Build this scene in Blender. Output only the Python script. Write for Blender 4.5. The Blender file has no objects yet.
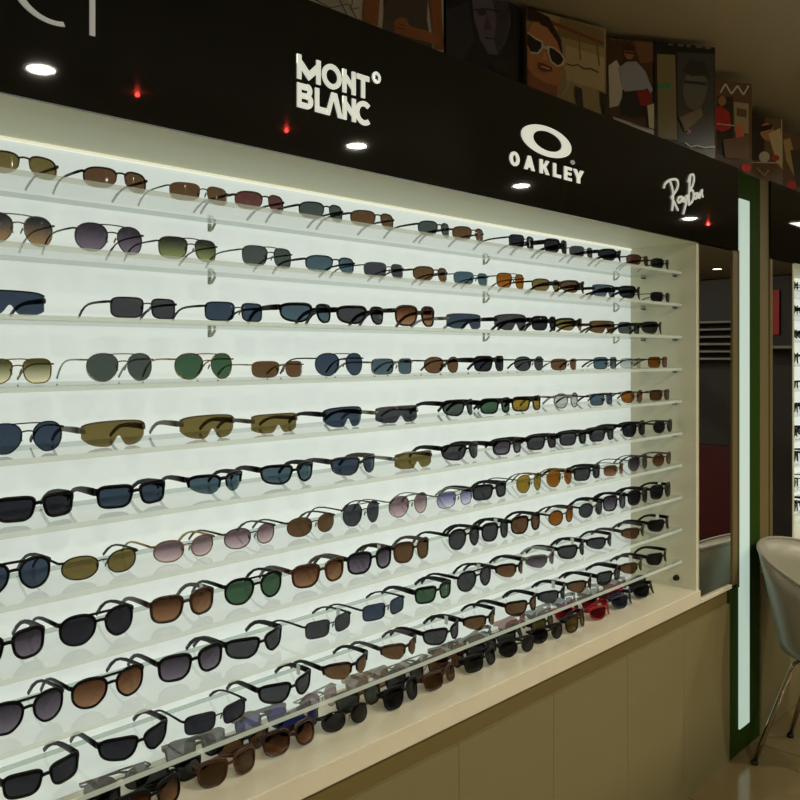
import bpy, bmesh, math, random
from mathutils import Vector, Matrix
random.seed(7)
PI = math.pi
C = bpy.context.scene.collection
sc = bpy.context.scene

# ------------------------------------------------------------------ camera, exposure, light
EYE = 1.585            # eye height; world x runs along the display wall, y towards it
YF, YB = 1.35, 1.612   # front plane of the cabinetry, lit back of the display case
F, HX, HY = 850.0, 1211.0, 353.0
TH = math.atan((HX - 400) / F)      # angle between the wall and the view direction
cam_d = bpy.data.cameras.new('camera'); cam = bpy.data.objects.new('camera', cam_d); C.objects.link(cam)
cam_d.sensor_width = 36; cam_d.lens = 36 * F / 800; cam_d.shift_y = -(400 - HY) / 800
cam_d.clip_start = 0.02
cam.location = (0, 0, EYE); cam.rotation_euler = (PI / 2, 0, TH - PI / 2)
sc.camera = cam
sc.view_settings.view_transform = 'Standard'; sc.view_settings.look = 'None'
sc.view_settings.gamma = 1; sc.view_settings.exposure = 0; sc.view_settings.use_curve_mapping = False
sc.cycles.use_denoising = True
sc.cycles.transparent_max_bounces = 32
sc.cycles.max_bounces = 10
w = bpy.data.worlds.new('world'); sc.world = w; w.use_nodes = True
w.node_tree.nodes['Background'].inputs[0].default_value = (0.9, 0.85, 0.7, 1)
w.node_tree.nodes['Background'].inputs[1].default_value = 0.02
LAMP_W, LAMP_COL, LAMP_EMIT = 26.0, (1.0, 0.93, 0.78), 45.0
ADDED_UPLIGHT = 5.0
PANEL_EMIT = 0.63      # the backlit panel of the display case
STRIP_EMIT = 0.48      # the light strip in the green post
CEIL_PANEL_EMIT = 9.0
CEIL = 2.77

AX = Vector((math.cos(TH), math.sin(TH), 0)); RX = Vector((math.sin(TH), -math.cos(TH), 0))
def ray(px, py):
    return AX + RX * ((px - 400) / F) + Vector((0, 0, (HY - py) / F))
def along(px, y):                      # x on the vertical plane y = const
    d = ray(px, 0); return d.x * y / d.y
def at(px, py, y):                     # point on the vertical plane y = const
    d = ray(px, py) * 1.0; t = y / d.y; return Vector((d.x * t, y, EYE + d.z * t))
def on(px, py, z):                     # point on the level plane z = const
    d = ray(px, py); t = (z - EYE) / d.z; return Vector((d.x * t, d.y * t, z))

# ------------------------------------------------------------------ materials
def lin(c):
    return tuple(((v / 255) / 12.92 if v / 255 <= 0.04045 else ((v / 255 + 0.055) / 1.055) ** 2.4) for v in c)
MATS = {}
def mat(name, rgb, rough=0.5, metal=0.0, spec=0.5, coat=0.0, vary=0.06, scale=12.0, bump=0.0, stretch=None):
    if name in MATS: return MATS[name]
    m = bpy.data.materials.new(name); m.use_nodes = True; nt = m.node_tree; b = nt.nodes['Principled BSDF']
    col = lin(rgb)
    b.inputs['Roughness'].default_value = rough; b.inputs['Metallic'].default_value = metal
    b.inputs['Specular IOR Level'].default_value = spec; b.inputs['Coat Weight'].default_value = coat
    if vary > 0:
        tc = nt.nodes.new('ShaderNodeTexCoord'); no = nt.nodes.new('ShaderNodeTexNoise'); no.inputs['Scale'].default_value = scale
        no.inputs['Detail'].default_value = 3
        src = tc.outputs['Object']
        if stretch:
            mp = nt.nodes.new('ShaderNodeMapping'); mp.inputs['Scale'].default_value = stretch
            nt.links.new(src, mp.inputs[0]); src = mp.outputs[0]
        nt.links.new(src, no.inputs['Vector'])
        mx = nt.nodes.new('ShaderNodeMix'); mx.data_type = 'RGBA'
        mx.inputs[6].default_value = tuple(v * (1 - vary) for v in col) + (1,)
        mx.inputs[7].default_value = tuple(min(1, v * (1 + vary)) for v in col) + (1,)
        nt.links.new(no.outputs['Fac'], mx.inputs[0]); nt.links.new(mx.outputs[2], b.inputs['Base Color'])
        if bump:
            bp = nt.nodes.new('ShaderNodeBump'); bp.inputs['Strength'].default_value = bump; bp.inputs['Distance'].default_value = 0.002
            nt.links.new(no.outputs['Fac'], bp.inputs['Height']); nt.links.new(bp.outputs[0], b.inputs['Normal'])
    else:
        b.inputs['Base Color'].default_value = col + (1,)
    MATS[name] = m; return m
def emit(name, rgb, strength, base=(230, 230, 225)):
    if name in MATS: return MATS[name]
    m = mat(name, base, 0.5, vary=0); b = m.node_tree.nodes['Principled BSDF']
    c = lin(rgb); k = max(c)
    b.inputs['Emission Color'].default_value = tuple(v / k for v in c) + (1,)
    b.inputs['Emission Strength'].default_value = strength
    return m
BG = lin((212, 227, 216))
def front_only(nt, fr):                # surface reflection on the outer face only; light leaves the far face straight on
    g = nt.nodes.new('ShaderNodeNewGeometry'); i = nt.nodes.new('ShaderNodeMath'); i.operation = 'SUBTRACT'; i.inputs[0].default_value = 1
    m = nt.nodes.new('ShaderNodeMath'); m.operation = 'MULTIPLY'
    nt.links.new(g.outputs['Backfacing'], i.inputs[1]); nt.links.new(i.outputs[0], m.inputs[0]); nt.links.new(fr.outputs[0], m.inputs[1])
    return m.outputs[0]
def lens_mat(name, top, bot, gloss=0.5):
    key = 'tinted_lens_' + name
    if key in MATS: return MATS[key]
    m = bpy.data.materials.new(key); m.use_nodes = True; nt = m.node_tree; nt.nodes.clear()
    out = nt.nodes.new('ShaderNodeOutputMaterial'); tr = nt.nodes.new('ShaderNodeBsdfTransparent')
    gl = nt.nodes.new('ShaderNodeBsdfGlossy'); gl.inputs['Roughness'].default_value = 0.06
    fr = nt.nodes.new('ShaderNodeFresnel'); fr.inputs['IOR'].default_value = 1.45
    mul = nt.nodes.new('ShaderNodeMath'); mul.operation = 'MULTIPLY'; mul.inputs[1].default_value = gloss
    ms = nt.nodes.new('ShaderNodeMixShader')
    tc = nt.nodes.new('ShaderNodeTexCoord'); sp = nt.nodes.new('ShaderNodeSeparateXYZ'); rp = nt.nodes.new('ShaderNodeValToRGB')
    def tint(c):
        return tuple(min(0.97, math.sqrt(max(v, 0.004) / g)) for v, g in zip(lin(c), BG)) + (1,)
    rp.color_ramp.elements[0].position = 0.12; rp.color_ramp.elements[0].color = tint(bot)
    rp.color_ramp.elements[1].position = 0.85; rp.color_ramp.elements[1].color = tint(top)
    nt.links.new(tc.outputs['Generated'], sp.inputs[0]); nt.links.new(sp.outputs['Z'], rp.inputs[0])
    nt.links.new(rp.outputs[0], tr.inputs[0]); nt.links.new(front_only(nt, fr), mul.inputs[0])
    nt.links.new(mul.outputs[0], ms.inputs[0]); nt.links.new(tr.outputs[0], ms.inputs[1]); nt.links.new(gl.outputs[0], ms.inputs[2])
    nt.links.new(ms.outputs[0], out.inputs[0])
    MATS[key] = m; return m
def glass_shelf_mat():
    m = bpy.data.materials.new('frosted_shelf_glass'); m.use_nodes = True; nt = m.node_tree; nt.nodes.clear()
    N = nt.nodes.new; L = nt.links.new
    out = N('ShaderNodeOutputMaterial'); tr = N('ShaderNodeBsdfTransparent'); tr.inputs[0].default_value = (0.985, 0.995, 0.988, 1)
    tl = N('ShaderNodeBsdfTranslucent'); tl.inputs[0].default_value = (0.93, 0.96, 0.92, 1)
    df = N('ShaderNodeBsdfDiffuse'); df.inputs[0].default_value = (0.93, 0.96, 0.92, 1)
    gl = N('ShaderNodeBsdfGlossy'); gl.inputs['Roughness'].default_value = 0.05
    fr = N('ShaderNodeFresnel'); fr.inputs['IOR'].default_value = 1.4
    a = N('ShaderNodeMixShader'); a.inputs[0].default_value = 0.5; L(tl.outputs[0], a.inputs[1]); L(df.outputs[0], a.inputs[2])
    b = N('ShaderNodeMixShader'); b.inputs[0].default_value = 0.09; L(tr.outputs[0], b.inputs[1]); L(a.outputs[0], b.inputs[2])
    c = N('ShaderNodeMixShader'); L(front_only(nt, fr), c.inputs[0]); L(b.outputs[0], c.inputs[1]); L(gl.outputs[0], c.inputs[2])
    L(c.outputs[0], out.inputs[0]); return m
def glass_edge_mat(name, tint, frac):
    m = bpy.data.materials.new(name); m.use_nodes = True; nt = m.node_tree; nt.nodes.clear(); N = nt.nodes.new; L = nt.links.new
    out = N('ShaderNodeOutputMaterial'); tr = N('ShaderNodeBsdfTransparent'); tr.inputs[0].default_value = tint + (1,)
    df = N('ShaderNodeBsdfDiffuse'); df.inputs[0].default_value = (0.80, 0.95, 0.90, 1)
    a = N('ShaderNodeMixShader'); a.inputs[0].default_value = frac; L(tr.outputs[0], a.inputs[1]); L(df.outputs[0], a.inputs[2]); L(a.outputs[0], out.inputs[0])
    return m
def floor_mat():
    m = bpy.data.materials.new('polished_floor_tile'); m.use_nodes = True; nt = m.node_tree; b = nt.nodes['Principled BSDF']
    tc = nt.nodes.new('ShaderNodeTexCoord'); br = nt.nodes.new('ShaderNodeTexBrick')
    br.offset = 0; br.inputs['Scale'].default_value = 1.0; br.inputs['Mortar Size'].default_value = 0.003
    br.inputs['Brick Width'].default_value = 0.6; br.inputs['Row Height'].default_value = 0.6
    br.inputs['Color1'].default_value = lin((122, 106, 70)) + (1,); br.inputs['Color2'].default_value = lin((117, 101, 66)) + (1,)
    br.inputs['Mortar'].default_value = lin((82, 70, 47)) + (1,)
    mp = nt.nodes.new('ShaderNodeMapping'); mp.inputs['Location'].default_value = (0.1, 0.25, 0)
    nt.links.new(tc.outputs['Object'], mp.inputs[0]); nt.links.new(mp.outputs[0], br.inputs['Vector'])
    nt.links.new(br.outputs['Color'], b.inputs['Base Color']); b.inputs['Roughness'].default_value = 0.14
    return m

CREAM = mat('cream_laminate', (218, 214, 188), 0.45, vary=0.02)
TOPM = mat('grey_cream_laminate', (222, 220, 194), 0.5, vary=0.02)
LEDGE = mat('cream_marble_board', (222, 214, 188), 0.25, vary=0.06, scale=9)
WOOD = mat('beige_cabinet_laminate', (124, 115, 77), 0.5, vary=0.04, scale=3, stretch=(1, 1, 6))
GOLDWOOD = mat('brown_moulding', (108, 94, 50), 0.45, vary=0.05)
BLACK = mat('glossy_black_acrylic', (2, 3, 4), 0.022, vary=0, spec=0.38)
GREEN = mat('dark_green_lacquer', (44, 66, 22), 0.45, vary=0.04, spec=0.02)
OLIVE = mat('olive_tan_laminate', (112, 100, 62), 0.5, vary=0.04)
WHITE_LETTER = emit('white_sign_acrylic_added_glow', (226, 232, 218), 0.45)  # glow added to the material to brighten the white letters
GREY_LETTER = emit('grey_sign_acrylic_added_glow', (200, 202, 194), 0.16, (170, 172, 165))  # weaker added glow lifts the grey letters
MIRROR = mat('mirror_silvering', (225, 225, 222), 0.0, metal=1.0, vary=0)
CHROME = mat('chrome', (205, 200, 190), 0.12, metal=1.0, vary=0)
RUBBER = mat('black_rubber', (16, 15, 14), 0.7, vary=0)
CLIPPALE = mat('pale_clear_plastic', (176, 184, 172), 0.3, vary=0)
CLIP = mat('brushed_steel', (120, 122, 116), 0.3, metal=1.0, vary=0)
CHAIRM = mat('pale_grey_plastic', (146, 143, 124), 0.35, vary=0.01)
CEILM = mat('satin_ceiling', (206, 200, 182), 0.30, vary=0.02, scale=2)
WALLM = mat('dark_shop_wall', (34, 32, 29), 0.6, vary=0.05)
SHELFEDGE = glass_edge_mat('pale_shelf_edge', (0.95, 0.98, 0.95), 0.6)
BACKEDGE = glass_edge_mat('grey_green_glass_edge', (0.55, 0.62, 0.57), 0.25)
SHELFGLASS = glass_shelf_mat()
PANEL = emit('backlit_white_panel', (216, 236, 222), PANEL_EMIT, (158, 170, 163))
STRIPM = emit('pale_light_strip', (205, 232, 216), STRIP_EMIT, (150, 155, 150))
LAMPM = emit('warm_lamp_glow', (255, 236, 190), LAMP_EMIT)
_nt = PANEL.node_tree; _b = _nt.nodes['Principled BSDF']; _tc = _nt.nodes.new('ShaderNodeTexCoord'); _sx = _nt.nodes.new('ShaderNodeSeparateXYZ'); _r = _nt.nodes.new('ShaderNodeValToRGB')
_nt.links.new(_tc.outputs['Generated'], _sx.inputs[0]); _nt.links.new(_sx.outputs['X'], _r.inputs[0])      # uneven glow painted along the panel, strongest just past mid-length
_r.color_ramp.interpolation = 'B_SPLINE'
for _i, (_p, _v) in enumerate(((0.22, 0.82), (0.44, 0.96), (0.66, 1.0), (0.86, 0.95), (1.0, 0.74))):
    _e = _r.color_ramp.elements[_i] if _i < 2 else _r.color_ramp.elements.new(_p)
    _e.position = _p; _e.color = (0.905 * _v, 0.985 * _v, 0.915 * _v, 1)
_nt.links.new(_r.outputs[0], _b.inputs['Emission Color'])
TUBEM = emit('warm_tube_glow', (255, 250, 222), 0.62)
CEILPANELM = emit('ceiling_panel_glow', (255, 246, 225), CEIL_PANEL_EMIT)

# ------------------------------------------------------------------ mesh helpers
def finish(name, bm, m=None, parent=None, smooth=False, link=True):
    me = bpy.data.meshes.new(name); bmesh.ops.recalc_face_normals(bm, faces=bm.faces[:]); bm.to_mesh(me); bm.free()
    for mm in (m if isinstance(m, (list, tuple)) else [m]): me.materials.append(mm)
    if smooth:
        for p in me.polygons: p.use_smooth = True
    if not link: return me
    o = bpy.data.objects.new(name, me); C.objects.link(o)
    if parent: o.parent = parent
    return o
def box(bm, x0, x1, y0, y1, z0, z1, mi=0):
    v = [bm.verts.new((x, y, z)) for x in (x0, x1) for y in (y0, y1) for z in (z0, z1)]
    fs = []
    for f in ((0, 1, 3, 2), (4, 6, 7, 5), (0, 4, 5, 1), (2, 3, 7, 6), (0, 2, 6, 4), (1, 5, 7, 3)):
        fc = bm.faces.new([v[i] for i in f]); fc.material_index = mi; fs.append(fc)
    return fs
def boxo(name, b, m, parent=None, bevel=0.0):
    bm = bmesh.new(); box(bm, *b)
    if bevel: bmesh.ops.bevel(bm, geom=bm.edges[:], offset=bevel, segments=2, affect='EDGES')
    return finish(name, bm, m, parent)
def sweep(bm, pts, sizes, ref, n=8, closed=False, power=2.6):
    pts = [Vector(p) for p in pts]; ref = Vector(ref); rings = []
    for i, p in enumerate(pts):
        a = pts[i - 1] if (i or closed) else p; b = pts[(i + 1) % len(pts)] if (i + 1 < len(pts) or closed) else p
        T = (b - a).normalized(); u = T.cross(ref).normalized(); v = u.cross(T).normalized()
        hu, hv = sizes[i] if isinstance(sizes, list) else sizes
        ring = []
        for k in range(n):
            t = 2 * PI * (k + 0.5) / n; c, s = math.cos(t), math.sin(t)
            ring.append(bm.verts.new(p + u * hu * math.copysign(abs(c) ** (2 / power), c) + v * hv * math.copysign(abs(s) ** (2 / power), s)))
        rings.append(ring)
    m = len(rings)
    for i in range(m if closed else m - 1):
        A, B = rings[i], rings[(i + 1) % m]
        for k in range(n): bm.faces.new((A[k], A[(k + 1) % n], B[(k + 1) % n], B[k]))
    if not closed:
        bm.faces.new(rings[0][::-1]); bm.faces.new(rings[-1])
def tag(o, label=None, cat=None, group=None, kind=None):
    if label: o['label'] = label
    if cat: o['category'] = cat
    if group: o['group'] = group
    if kind: o['kind'] = kind
    return o
def empty(name, loc=(0, 0, 0), rz=0.0):
    o = bpy.data.objects.new(name, None); C.objects.link(o); o.location = loc; o.rotation_euler = (0, 0, rz); o.empty_display_size = 0.05
    return o
ORD = 'first second third fourth fifth sixth seventh eighth ninth tenth eleventh twelfth thirteenth fourteenth fifteenth sixteenth'.split()

# ------------------------------------------------------------------ the room
X0, X1, YN = -1.6, 13.3, -3.6
def struct(name, b, m): return tag(boxo(name, b, m), kind='structure')
struct('floor', (X0, X1, YN, 2.2, -0.1, 0.0), floor_mat())
struct('ceiling', (X0, X1, YN, 2.2, CEIL, CEIL + 0.1), CEILM)
struct('wall_back', (X0, X1, 1.80, 1.95, 0.0, CEIL), mat('tan_back_wall', (120, 108, 84), 0.6))  # plain tan wall colour
struct('wall_front', (X0, X1, YN - 0.1, YN, 0, CEIL), WALLM)
struct('wall_left', (X0 - 0.1, X0, YN, 2.2, 0, CEIL), WALLM)
struct('wall_right', (X1, X1 + 0.1, YN, 2.2, 0, CEIL), WALLM)

# recessed downlights over the shop floor
def downlight(x, y, label):
    t = empty('ceiling_downlight', (x, y, CEIL)); tag(t, label, 'ceiling light', 'round recessed ceiling downlights')
    bm = bmesh.new(); sweep(bm, [(0.064 * math.cos(a * PI / 16), 0.064 * math.sin(a * PI / 16), -0.002) for a in range(32)], (0.007, 0.004), (0, 0, 1), 6, True)
    finish('trim_ring', bm, CHROME, t, True)
    bm = bmesh.new(); bmesh.ops.create_circle(bm, cap_ends=True, segments=28, radius=0.057, matrix=Matrix.Translation((0, 0, -0.002)))
    e = bmesh.ops.extrude_face_region(bm, geom=bm.faces[:]); bmesh.ops.translate(bm, vec=(0, 0, 0.0019), verts=[v for v in e['geom'] if isinstance(v, bmesh.types.BMVert)])
    finish('lamp_glass', bm, LAMPM, t)
    ld = bpy.data.lights.new('downlight_beam', 'AREA'); ld.energy = LAMP_W; ld.color = LAMP_COL; ld.shape = 'DISK'; ld.size = 0.10; ld.spread = 2.9
    lo = bpy.data.objects.new('downlight_beam', ld); C.objects.link(lo); lo.parent = t; lo.location = (0, 0, -0.004)
DL = [(-0.3, -0.84), (1.53, -0.84), (3.34, -0.84), (4.94, -0.84), (7.17, -0.63), (11.77, -2.34),
      (0.6, -2.5), (2.4, -2.5), (4.2, -2.5), (6.0, -2.5), (8.4, -2.5)]
DLWORD = {1.53: 'mirrored near the cut-off corner of the fascia', 3.34: 'mirrored in the fascia under the two-line lettering', 4.94: 'mirrored in the fascia under the ellipse emblem',
          7.17: 'mirrored in the fascia under the slanted script', 11.77: 'mirrored high in the tall mirror'}
for x, y in DL:
    downlight(x, y, 'round glowing ceiling downlight ' + DLWORD[x] if x in DLWORD else 'round ceiling downlight behind the camera, out of sight of the fascia')
for x, y in ((1.97, -0.84), (2.83, -0.84), (7.55, -0.63)):
    bm = bmesh.new(); bmesh.ops.create_uvsphere(bm, u_segments=12, v_segments=8, radius=0.011, matrix=Matrix.Translation((x, y, CEIL - 0.012)))
    tag(finish('indicator_light', bm, emit('red_indicator_glow', (255, 70, 60), 60), None, True), 'tiny red ceiling lamp mirrored in the fascia ' + {1.97: 'near its cut-off corner', 2.83: 'before the two-line lettering', 7.55: 'beside the slanted script'}[x], 'indicator light', 'red indicator lamps on the ceiling')
t = empty('added_uplight', (2.2, -1.7, 2.2)); tag(t, 'long slim added lamp, unseen behind the camera, brightening the ceiling', 'lamp')  # added out-of-view lamp that brightens the ceiling and posters
boxo('lamp_body', (-3.2, 3.2, -.04, .04, -.05, 0), CLIP, t); boxo('lamp_glass', (-3.18, 3.18, -.035, .035, .0005, .004), emit('added_uplight_glow', (255, 240, 214), ADDED_UPLIGHT), t)
for sx in (-2.6, 2.6): boxo('hanger', (sx - .004, sx + .004, -.004, .004, .0045, CEIL - 2.2), CLIP, t)
t = empty('ceiling_light_panel', (8.30, 0.227, CEIL)); tag(t, 'square glowing light panel in the ceiling, mirrored beside the green post', 'ceiling light')
boxo('diffuser', (-0.30, 0.30, -0.30, 0.30, -0.012, -0.001), CEILPANELM, t)
bm = bmesh.new(); sweep(bm, [(-.31, -.31, -.006), (.31, -.31, -.006), (.31, .31, -.006), (-.31, .31, -.006)], (0.012, 0.006), (0, 0, 1), 4, True); finish('panel_frame', bm, CLIP, t)

# ------------------------------------------------------------------ the display cases
SHELF_Z = [1.586 + 0.297 - 0.1175 * i for i in range(10)]
CASE_T, CASE_B = 1.985, 0.724
SF, SB = 1.402, 1.604      # front and back edge of the glass shelves
def case(xa, xb, label, left_end):
    c = empty('display_case', (xa, YF, CASE_B)); tag(c, label, 'display case'); o = (xa, YF, CASE_B)
    def part(name, b, m): return boxo(name, (b[0] - o[0], b[1] - o[0], b[2] - o[1], b[3] - o[1], b[4] - o[2], b[5] - o[2]), m, c)
    part('back_panel', (xa, xb, YB, YB + 0.03, CASE_B, CASE_T), PANEL)
    part('top_panel', (xa, xb, YF + 0.001, YB + 0.03, CASE_T, CASE_T + 0.03), TOPM)
    part('side_panel', (xb, xb + 0.02, YF + 0.001, YB + 0.03, CASE_B, CASE_T + 0.03), CREAM)
    if left_end: part('side_panel', (xa - 0.02, xa, YF + 0.001, YB + 0.03, CASE_B, CASE_T + 0.03), CREAM)
    l = part('light_strip', (xa, xb, YB - 0.005, YB - 0.001, CASE_T - 0.006, CASE_T - 0.002), TUBEM)
    return c
S1 = 2.972
CASE1 = case(-0.45, S1, 'long backlit white display case full of sunglasses under the black fascia', True)
CASE2 = case(3.975, 5.6, 'second backlit display case beyond the green post and the chair', True)
k = bmesh.new(); bmesh.ops.create_cone(k, cap_ends=True, segments=14, radius1=0.011, radius2=0.009, depth=0.014, matrix=Matrix.Translation((S1 - 0.0075, 1.425, 0.757)) @ Matrix.Rotation(-PI / 2, 4, 'Y'))
tag(finish('shelf_stud', k, RUBBER), 'small black round stud on the inner side panel just above the ledge', 'stud')

def shelf(case_, xa, xb, z, brackets):
    o = Vector((xa, SF, z)) - case_.location
    bm = bmesh.new(); box(bm, o.x, o.x + xb - xa, o.y, o.y + SB - SF, o.z - 0.010, o.z)
    for f in bm.faces:
        c = f.calc_center_median()
        f.material_index = 1 if c.y < o.y + 1e-5 else (2 if c.y > o.y + SB - SF - 1e-5 else 0)
    t = finish('glass_shelf', bm, [SHELFGLASS, SHELFEDGE, BACKEDGE], case_)
    for bx in brackets:
        bm = bmesh.new(); b0 = o.x + bx - xa; yb = o.y + YB - SF
        sweep(bm, [(b0, yb, o.z - 0.024), (b0, yb - 0.010, o.z - 0.024), (b0, yb - 0.022, o.z - 0.0125)], (0.003, 0.003), (1, 0, 0), 6)
        sweep(bm, [(b0, yb - 0.001, o.z - 0.028), (b0, yb - 0.001, o.z - 0.0105)], (0.005, 0.002), (0, 1, 0), 6)
        finish('shelf_bracket', bm, CLIPPALE, t)
    for yy in (1.428, 1.553):
        bm = bmesh.new(); sweep(bm, [(o.x + xb - xa - 0.022, yy - SF + o.y, o.z - 0.0145), (o.x + xb - xa + 0.003, yy - SF + o.y, o.z - 0.0145)], (0.004, 0.004), (0, 1, 0), 8)
        finish('shelf_pin', bm, CLIP, t)
for i, z in enumerate(SHELF_Z):
    shelf(CASE1, -0.44, S1 - 0.004, z, [1.075, 2.06, 2.845] if i < 3 else [])
    shelf(CASE2, 3.985, 5.59, z, [])

# ledge, moulding, base cabinets
tag(boxo('trim_4', (2.9935, 3.27, YF - 0.008, YF + 0.04, 0.672, 0.688), LEDGE, None, 0.002), kind='structure')
tag(boxo('display_ledge', (-0.47, 2.9925, YF - 0.008, YB + 0.03, 0.672, CASE_B), LEDGE, None, 0.003), 'long cream ledge board under the display case, sunglasses strewn on it', 'ledge')
tag(boxo('display_ledge', (3.58, 5.6, YF - 0.008, YB + 0.03, 0.672, CASE_B), LEDGE, None, 0.003), 'cream ledge board of the second case behind the pale chair', 'ledge')
tag(boxo('trim_1', (-0.47, 3.27, YF + 0.012, YF + 0.04, 0.614, 0.672), GOLDWOOD), kind='structure')
tag(boxo('trim_2', (3.58, 5.6, YF + 0.012, YF + 0.04, 0.614, 0.672), GOLDWOOD), kind='structure')
seams = [0.367, 0.787, 1.207, 1.627, 2.047, 2.470, 2.870, 3.268]
for i in range(7):
    a, b = seams[i], seams[i + 1]
    t = empty('base_cabinet', (a, YF, 0)); tag(t, 'plain beige cupboard under the display ledge, %s' % ('standing beside the green post' if i == 6 else ORD[6 - i] + ' one from the green post'), 'cabinet', 'beige base cupboards under the ledge')
    t['label'] = 'beige cupboard under the display ledge, ' + ('next to the green post' if i == 6 else ORD[7 - i] + ' one counted from the green post')
    boxo('cabinet_body', (0.001, b - a - 0.001, 0.021, 0.28, 0.0, 0.614), WOOD, t)
    boxo('door', (0.0004, b - a - 0.0004, 0, 0.02, 0.0745, 0.6135), WOOD, t, 0.0007)
    boxo('plinth', (0.0001, b - a - 0.0001, 0.0015, 0.02, 0.0, 0.0735), WOOD, t)
t = empty('base_cabinet', (3.585, YF, 0)); tag(t, 'beige cupboard under the second case, behind the chair legs', 'cabinet', None)
boxo('cabinet_body', (0, 2.0, 0.021, 0.28, 0, 0.614), WOOD, t); boxo('door', (0.001, 0.9, 0, 0.02, 0.003, 0.612), WOOD, t, 0.0015); boxo('door', (0.902, 2.0, 0, 0.02, 0.003, 0.612), WOOD, t, 0.0015)

# black fascias, green post with light strip, mirrors
FT = 2.312
fas = boxo('fascia_panel', (-0.5, 3.334, YF - 0.006, YF + 0.0006, CASE_T + 0.0004, FT), BLACK); tag(fas, 'long glossy black fascia carrying white brand lettering above the sunglasses', 'fascia')
fas2 = boxo('fascia_panel', (3.674, 5.7, YF - 0.006, YF + 0.0006, CASE_T + 0.0004, FT), BLACK); tag(fas2, 'glossy black fascia beyond the green post', 'fascia')
DLED = mat('dark_ledge', (38, 34, 28), 0.6)
tag(boxo('ledge_board', (-0.5, 3.334, YF + 0.001, 1.80, FT - 0.03, FT - 0.004), DLED), 'long dark top board behind the black fascia that the posters stand on', 'board')
tag(boxo('ledge_board', (3.337, 3.672, YF + 0.205, 1.80, FT - 0.03, FT - 0.004), DLED), 'short dark top board behind the green post', 'board')
tag(boxo('ledge_board', (3.674, 5.7, YF + 0.001, 1.80, FT - 0.03, FT - 0.004), DLED), 'dark top board behind the far black fascia, carrying the last posters', 'board')
post = empty('green_post', (3.336, YF, 0)); tag(post, 'dark green post with a tall glowing white strip beside the mirror', 'post')
P0 = 3.336
bm = bmesh.new(); box(bm, 0, 0.24, 0.004, 0.2, 0, FT - 0.006); finish('post_body', bm, GREEN, post)
boxo('plinth', (-0.064, 0.0, 0.004, 0.2, 0, 0.66), GREEN, post)
boxo('light_strip', (0.024, 0.122, -0.002, 0.004, 0.095, 2.197), STRIPM, post)
boxo('edge_strip', (0.0, 0.022, -0.001, 0.004, 0.66, 1.99), mat('dark_olive_edge', (70, 62, 24), 0.5), post)
tag(boxo('trim_3', (3.578, 3.672, YF + 0.002, YF + 0.2, 0.0, FT - 0.006), OLIVE), kind='structure')
def mirror(xa, xb, label, rail):
    t = empty('wall_mirror', (xa, YF, 0.69)); tag(t, label, 'mirror')
    boxo('mirror_glass', (0.004, xb - xa - 0.004, 0.001, 0.006, 0.004, CASE_T - 0.692), MIRROR, t)
    boxo('backing_board', (0, xb - xa, 0.0065, 0.02, 0, CASE_T - 0.69), OLIVE, t)
    boxo('frame_strip', rail, OLIVE, t, 0.002)
mirror(2.994, 3.286, 'tall narrow mirror between the display case and the green post, reflecting the chair', (0.2925, 0.340, -0.004, 0.02, -0.012, CASE_T - 0.69))
mirror(3.704, 3.952, 'tall narrow mirror beyond the green post, above the pale chair', (-0.031, -0.001, -0.004, 0.02, -0.012, CASE_T - 0.69))

# ------------------------------------------------------------------ raised lettering
def sign(name, label): 
    t = empty(name, (0, YF - 0.0061, 0)); tag(t, label, 'sign'); return t
YS = YF - 0.009
def letter(name, parent, polys, m, th=0.003):
    bm = bmesh.new()
    for j, poly in enumerate(polys):
        d = 0.0002 * j
        fr = [bm.verts.new((x, -th - d, z)) for x, z in poly]; bk = [bm.verts.new((x, -0.0003, z)) for x, z in poly]
        n = len(poly); bm.faces.new(fr); bm.faces.new(bk[::-1])
        for i in range(n): bm.faces.new((fr[i], bk[i], bk[(i + 1) % n], fr[(i + 1) % n]))
    return finish(name, bm, m, parent)
def ring_polys(cx, cz, ro, ri, a0=0, a1=360, n=28, ico=(0, 0), ex=1.0):
    out = []
    def p(rad, a, off=(0, 0)):
        r = rad if isinstance(rad, tuple) else (rad, rad)
        return (cx + off[0] + r[0] * math.cos(math.radians(a)) , cz + off[1] + r[1] * math.sin(math.radians(a)))
    for i in range(n):
        b, c = a0 + (a1 - a0) * i / n, a0 + (a1 - a0) * (i + 1) / n
        out.append([p(ro, b), p(ro, c), p(ri, c, ico), p(ri, b, ico)])
    return out
def ring(name, parent, m, cx, cz, ro, ri, a0=0, a1=360, n=36, ico=(0, 0), th=0.003):
    full = abs(a1 - a0) >= 359.9; bm = bmesh.new(); rows = []
    cnt = n if full else n + 1
    for i in range(cnt):
        a = math.radians(a0 + (a1 - a0) * i / n); c, s = math.cos(a), math.sin(a)
        o = ro if isinstance(ro, tuple) else (ro, ro); q = ri if isinstance(ri, tuple) else (ri, ri)
        O = (cx + o[0] * c, cz + o[1] * s); I = (cx + ico[0] + q[0] * c, cz + ico[1] + q[1] * s)
        rows.append([bm.verts.new((O[0], -th, O[1])), bm.verts.new((O[0], -.0003, O[1])), bm.verts.new((I[0], -.0003, I[1])), bm.verts.new((I[0], -th, I[1]))])
    for i in range(n):
        A, B = rows[i], rows[(i + 1) % cnt]
        for k in range(4): bm.faces.new((A[k], A[(k + 1) % 4], B[(k + 1) % 4], B[k]))
    if not full: bm.faces.new(rows[0]); bm.faces.new(rows[-1][::-1])
    return finish(name, bm, m, parent)
W = WHITE_LETTER
g = sign('lettering_sign', 'white bold two-line lettering MONT BLANC with a star emblem on the black fascia')
def R(x0, z0, x1, z1): return [(x0, z0), (x1, z0), (x1, z1), (x0, z1)]
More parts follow.
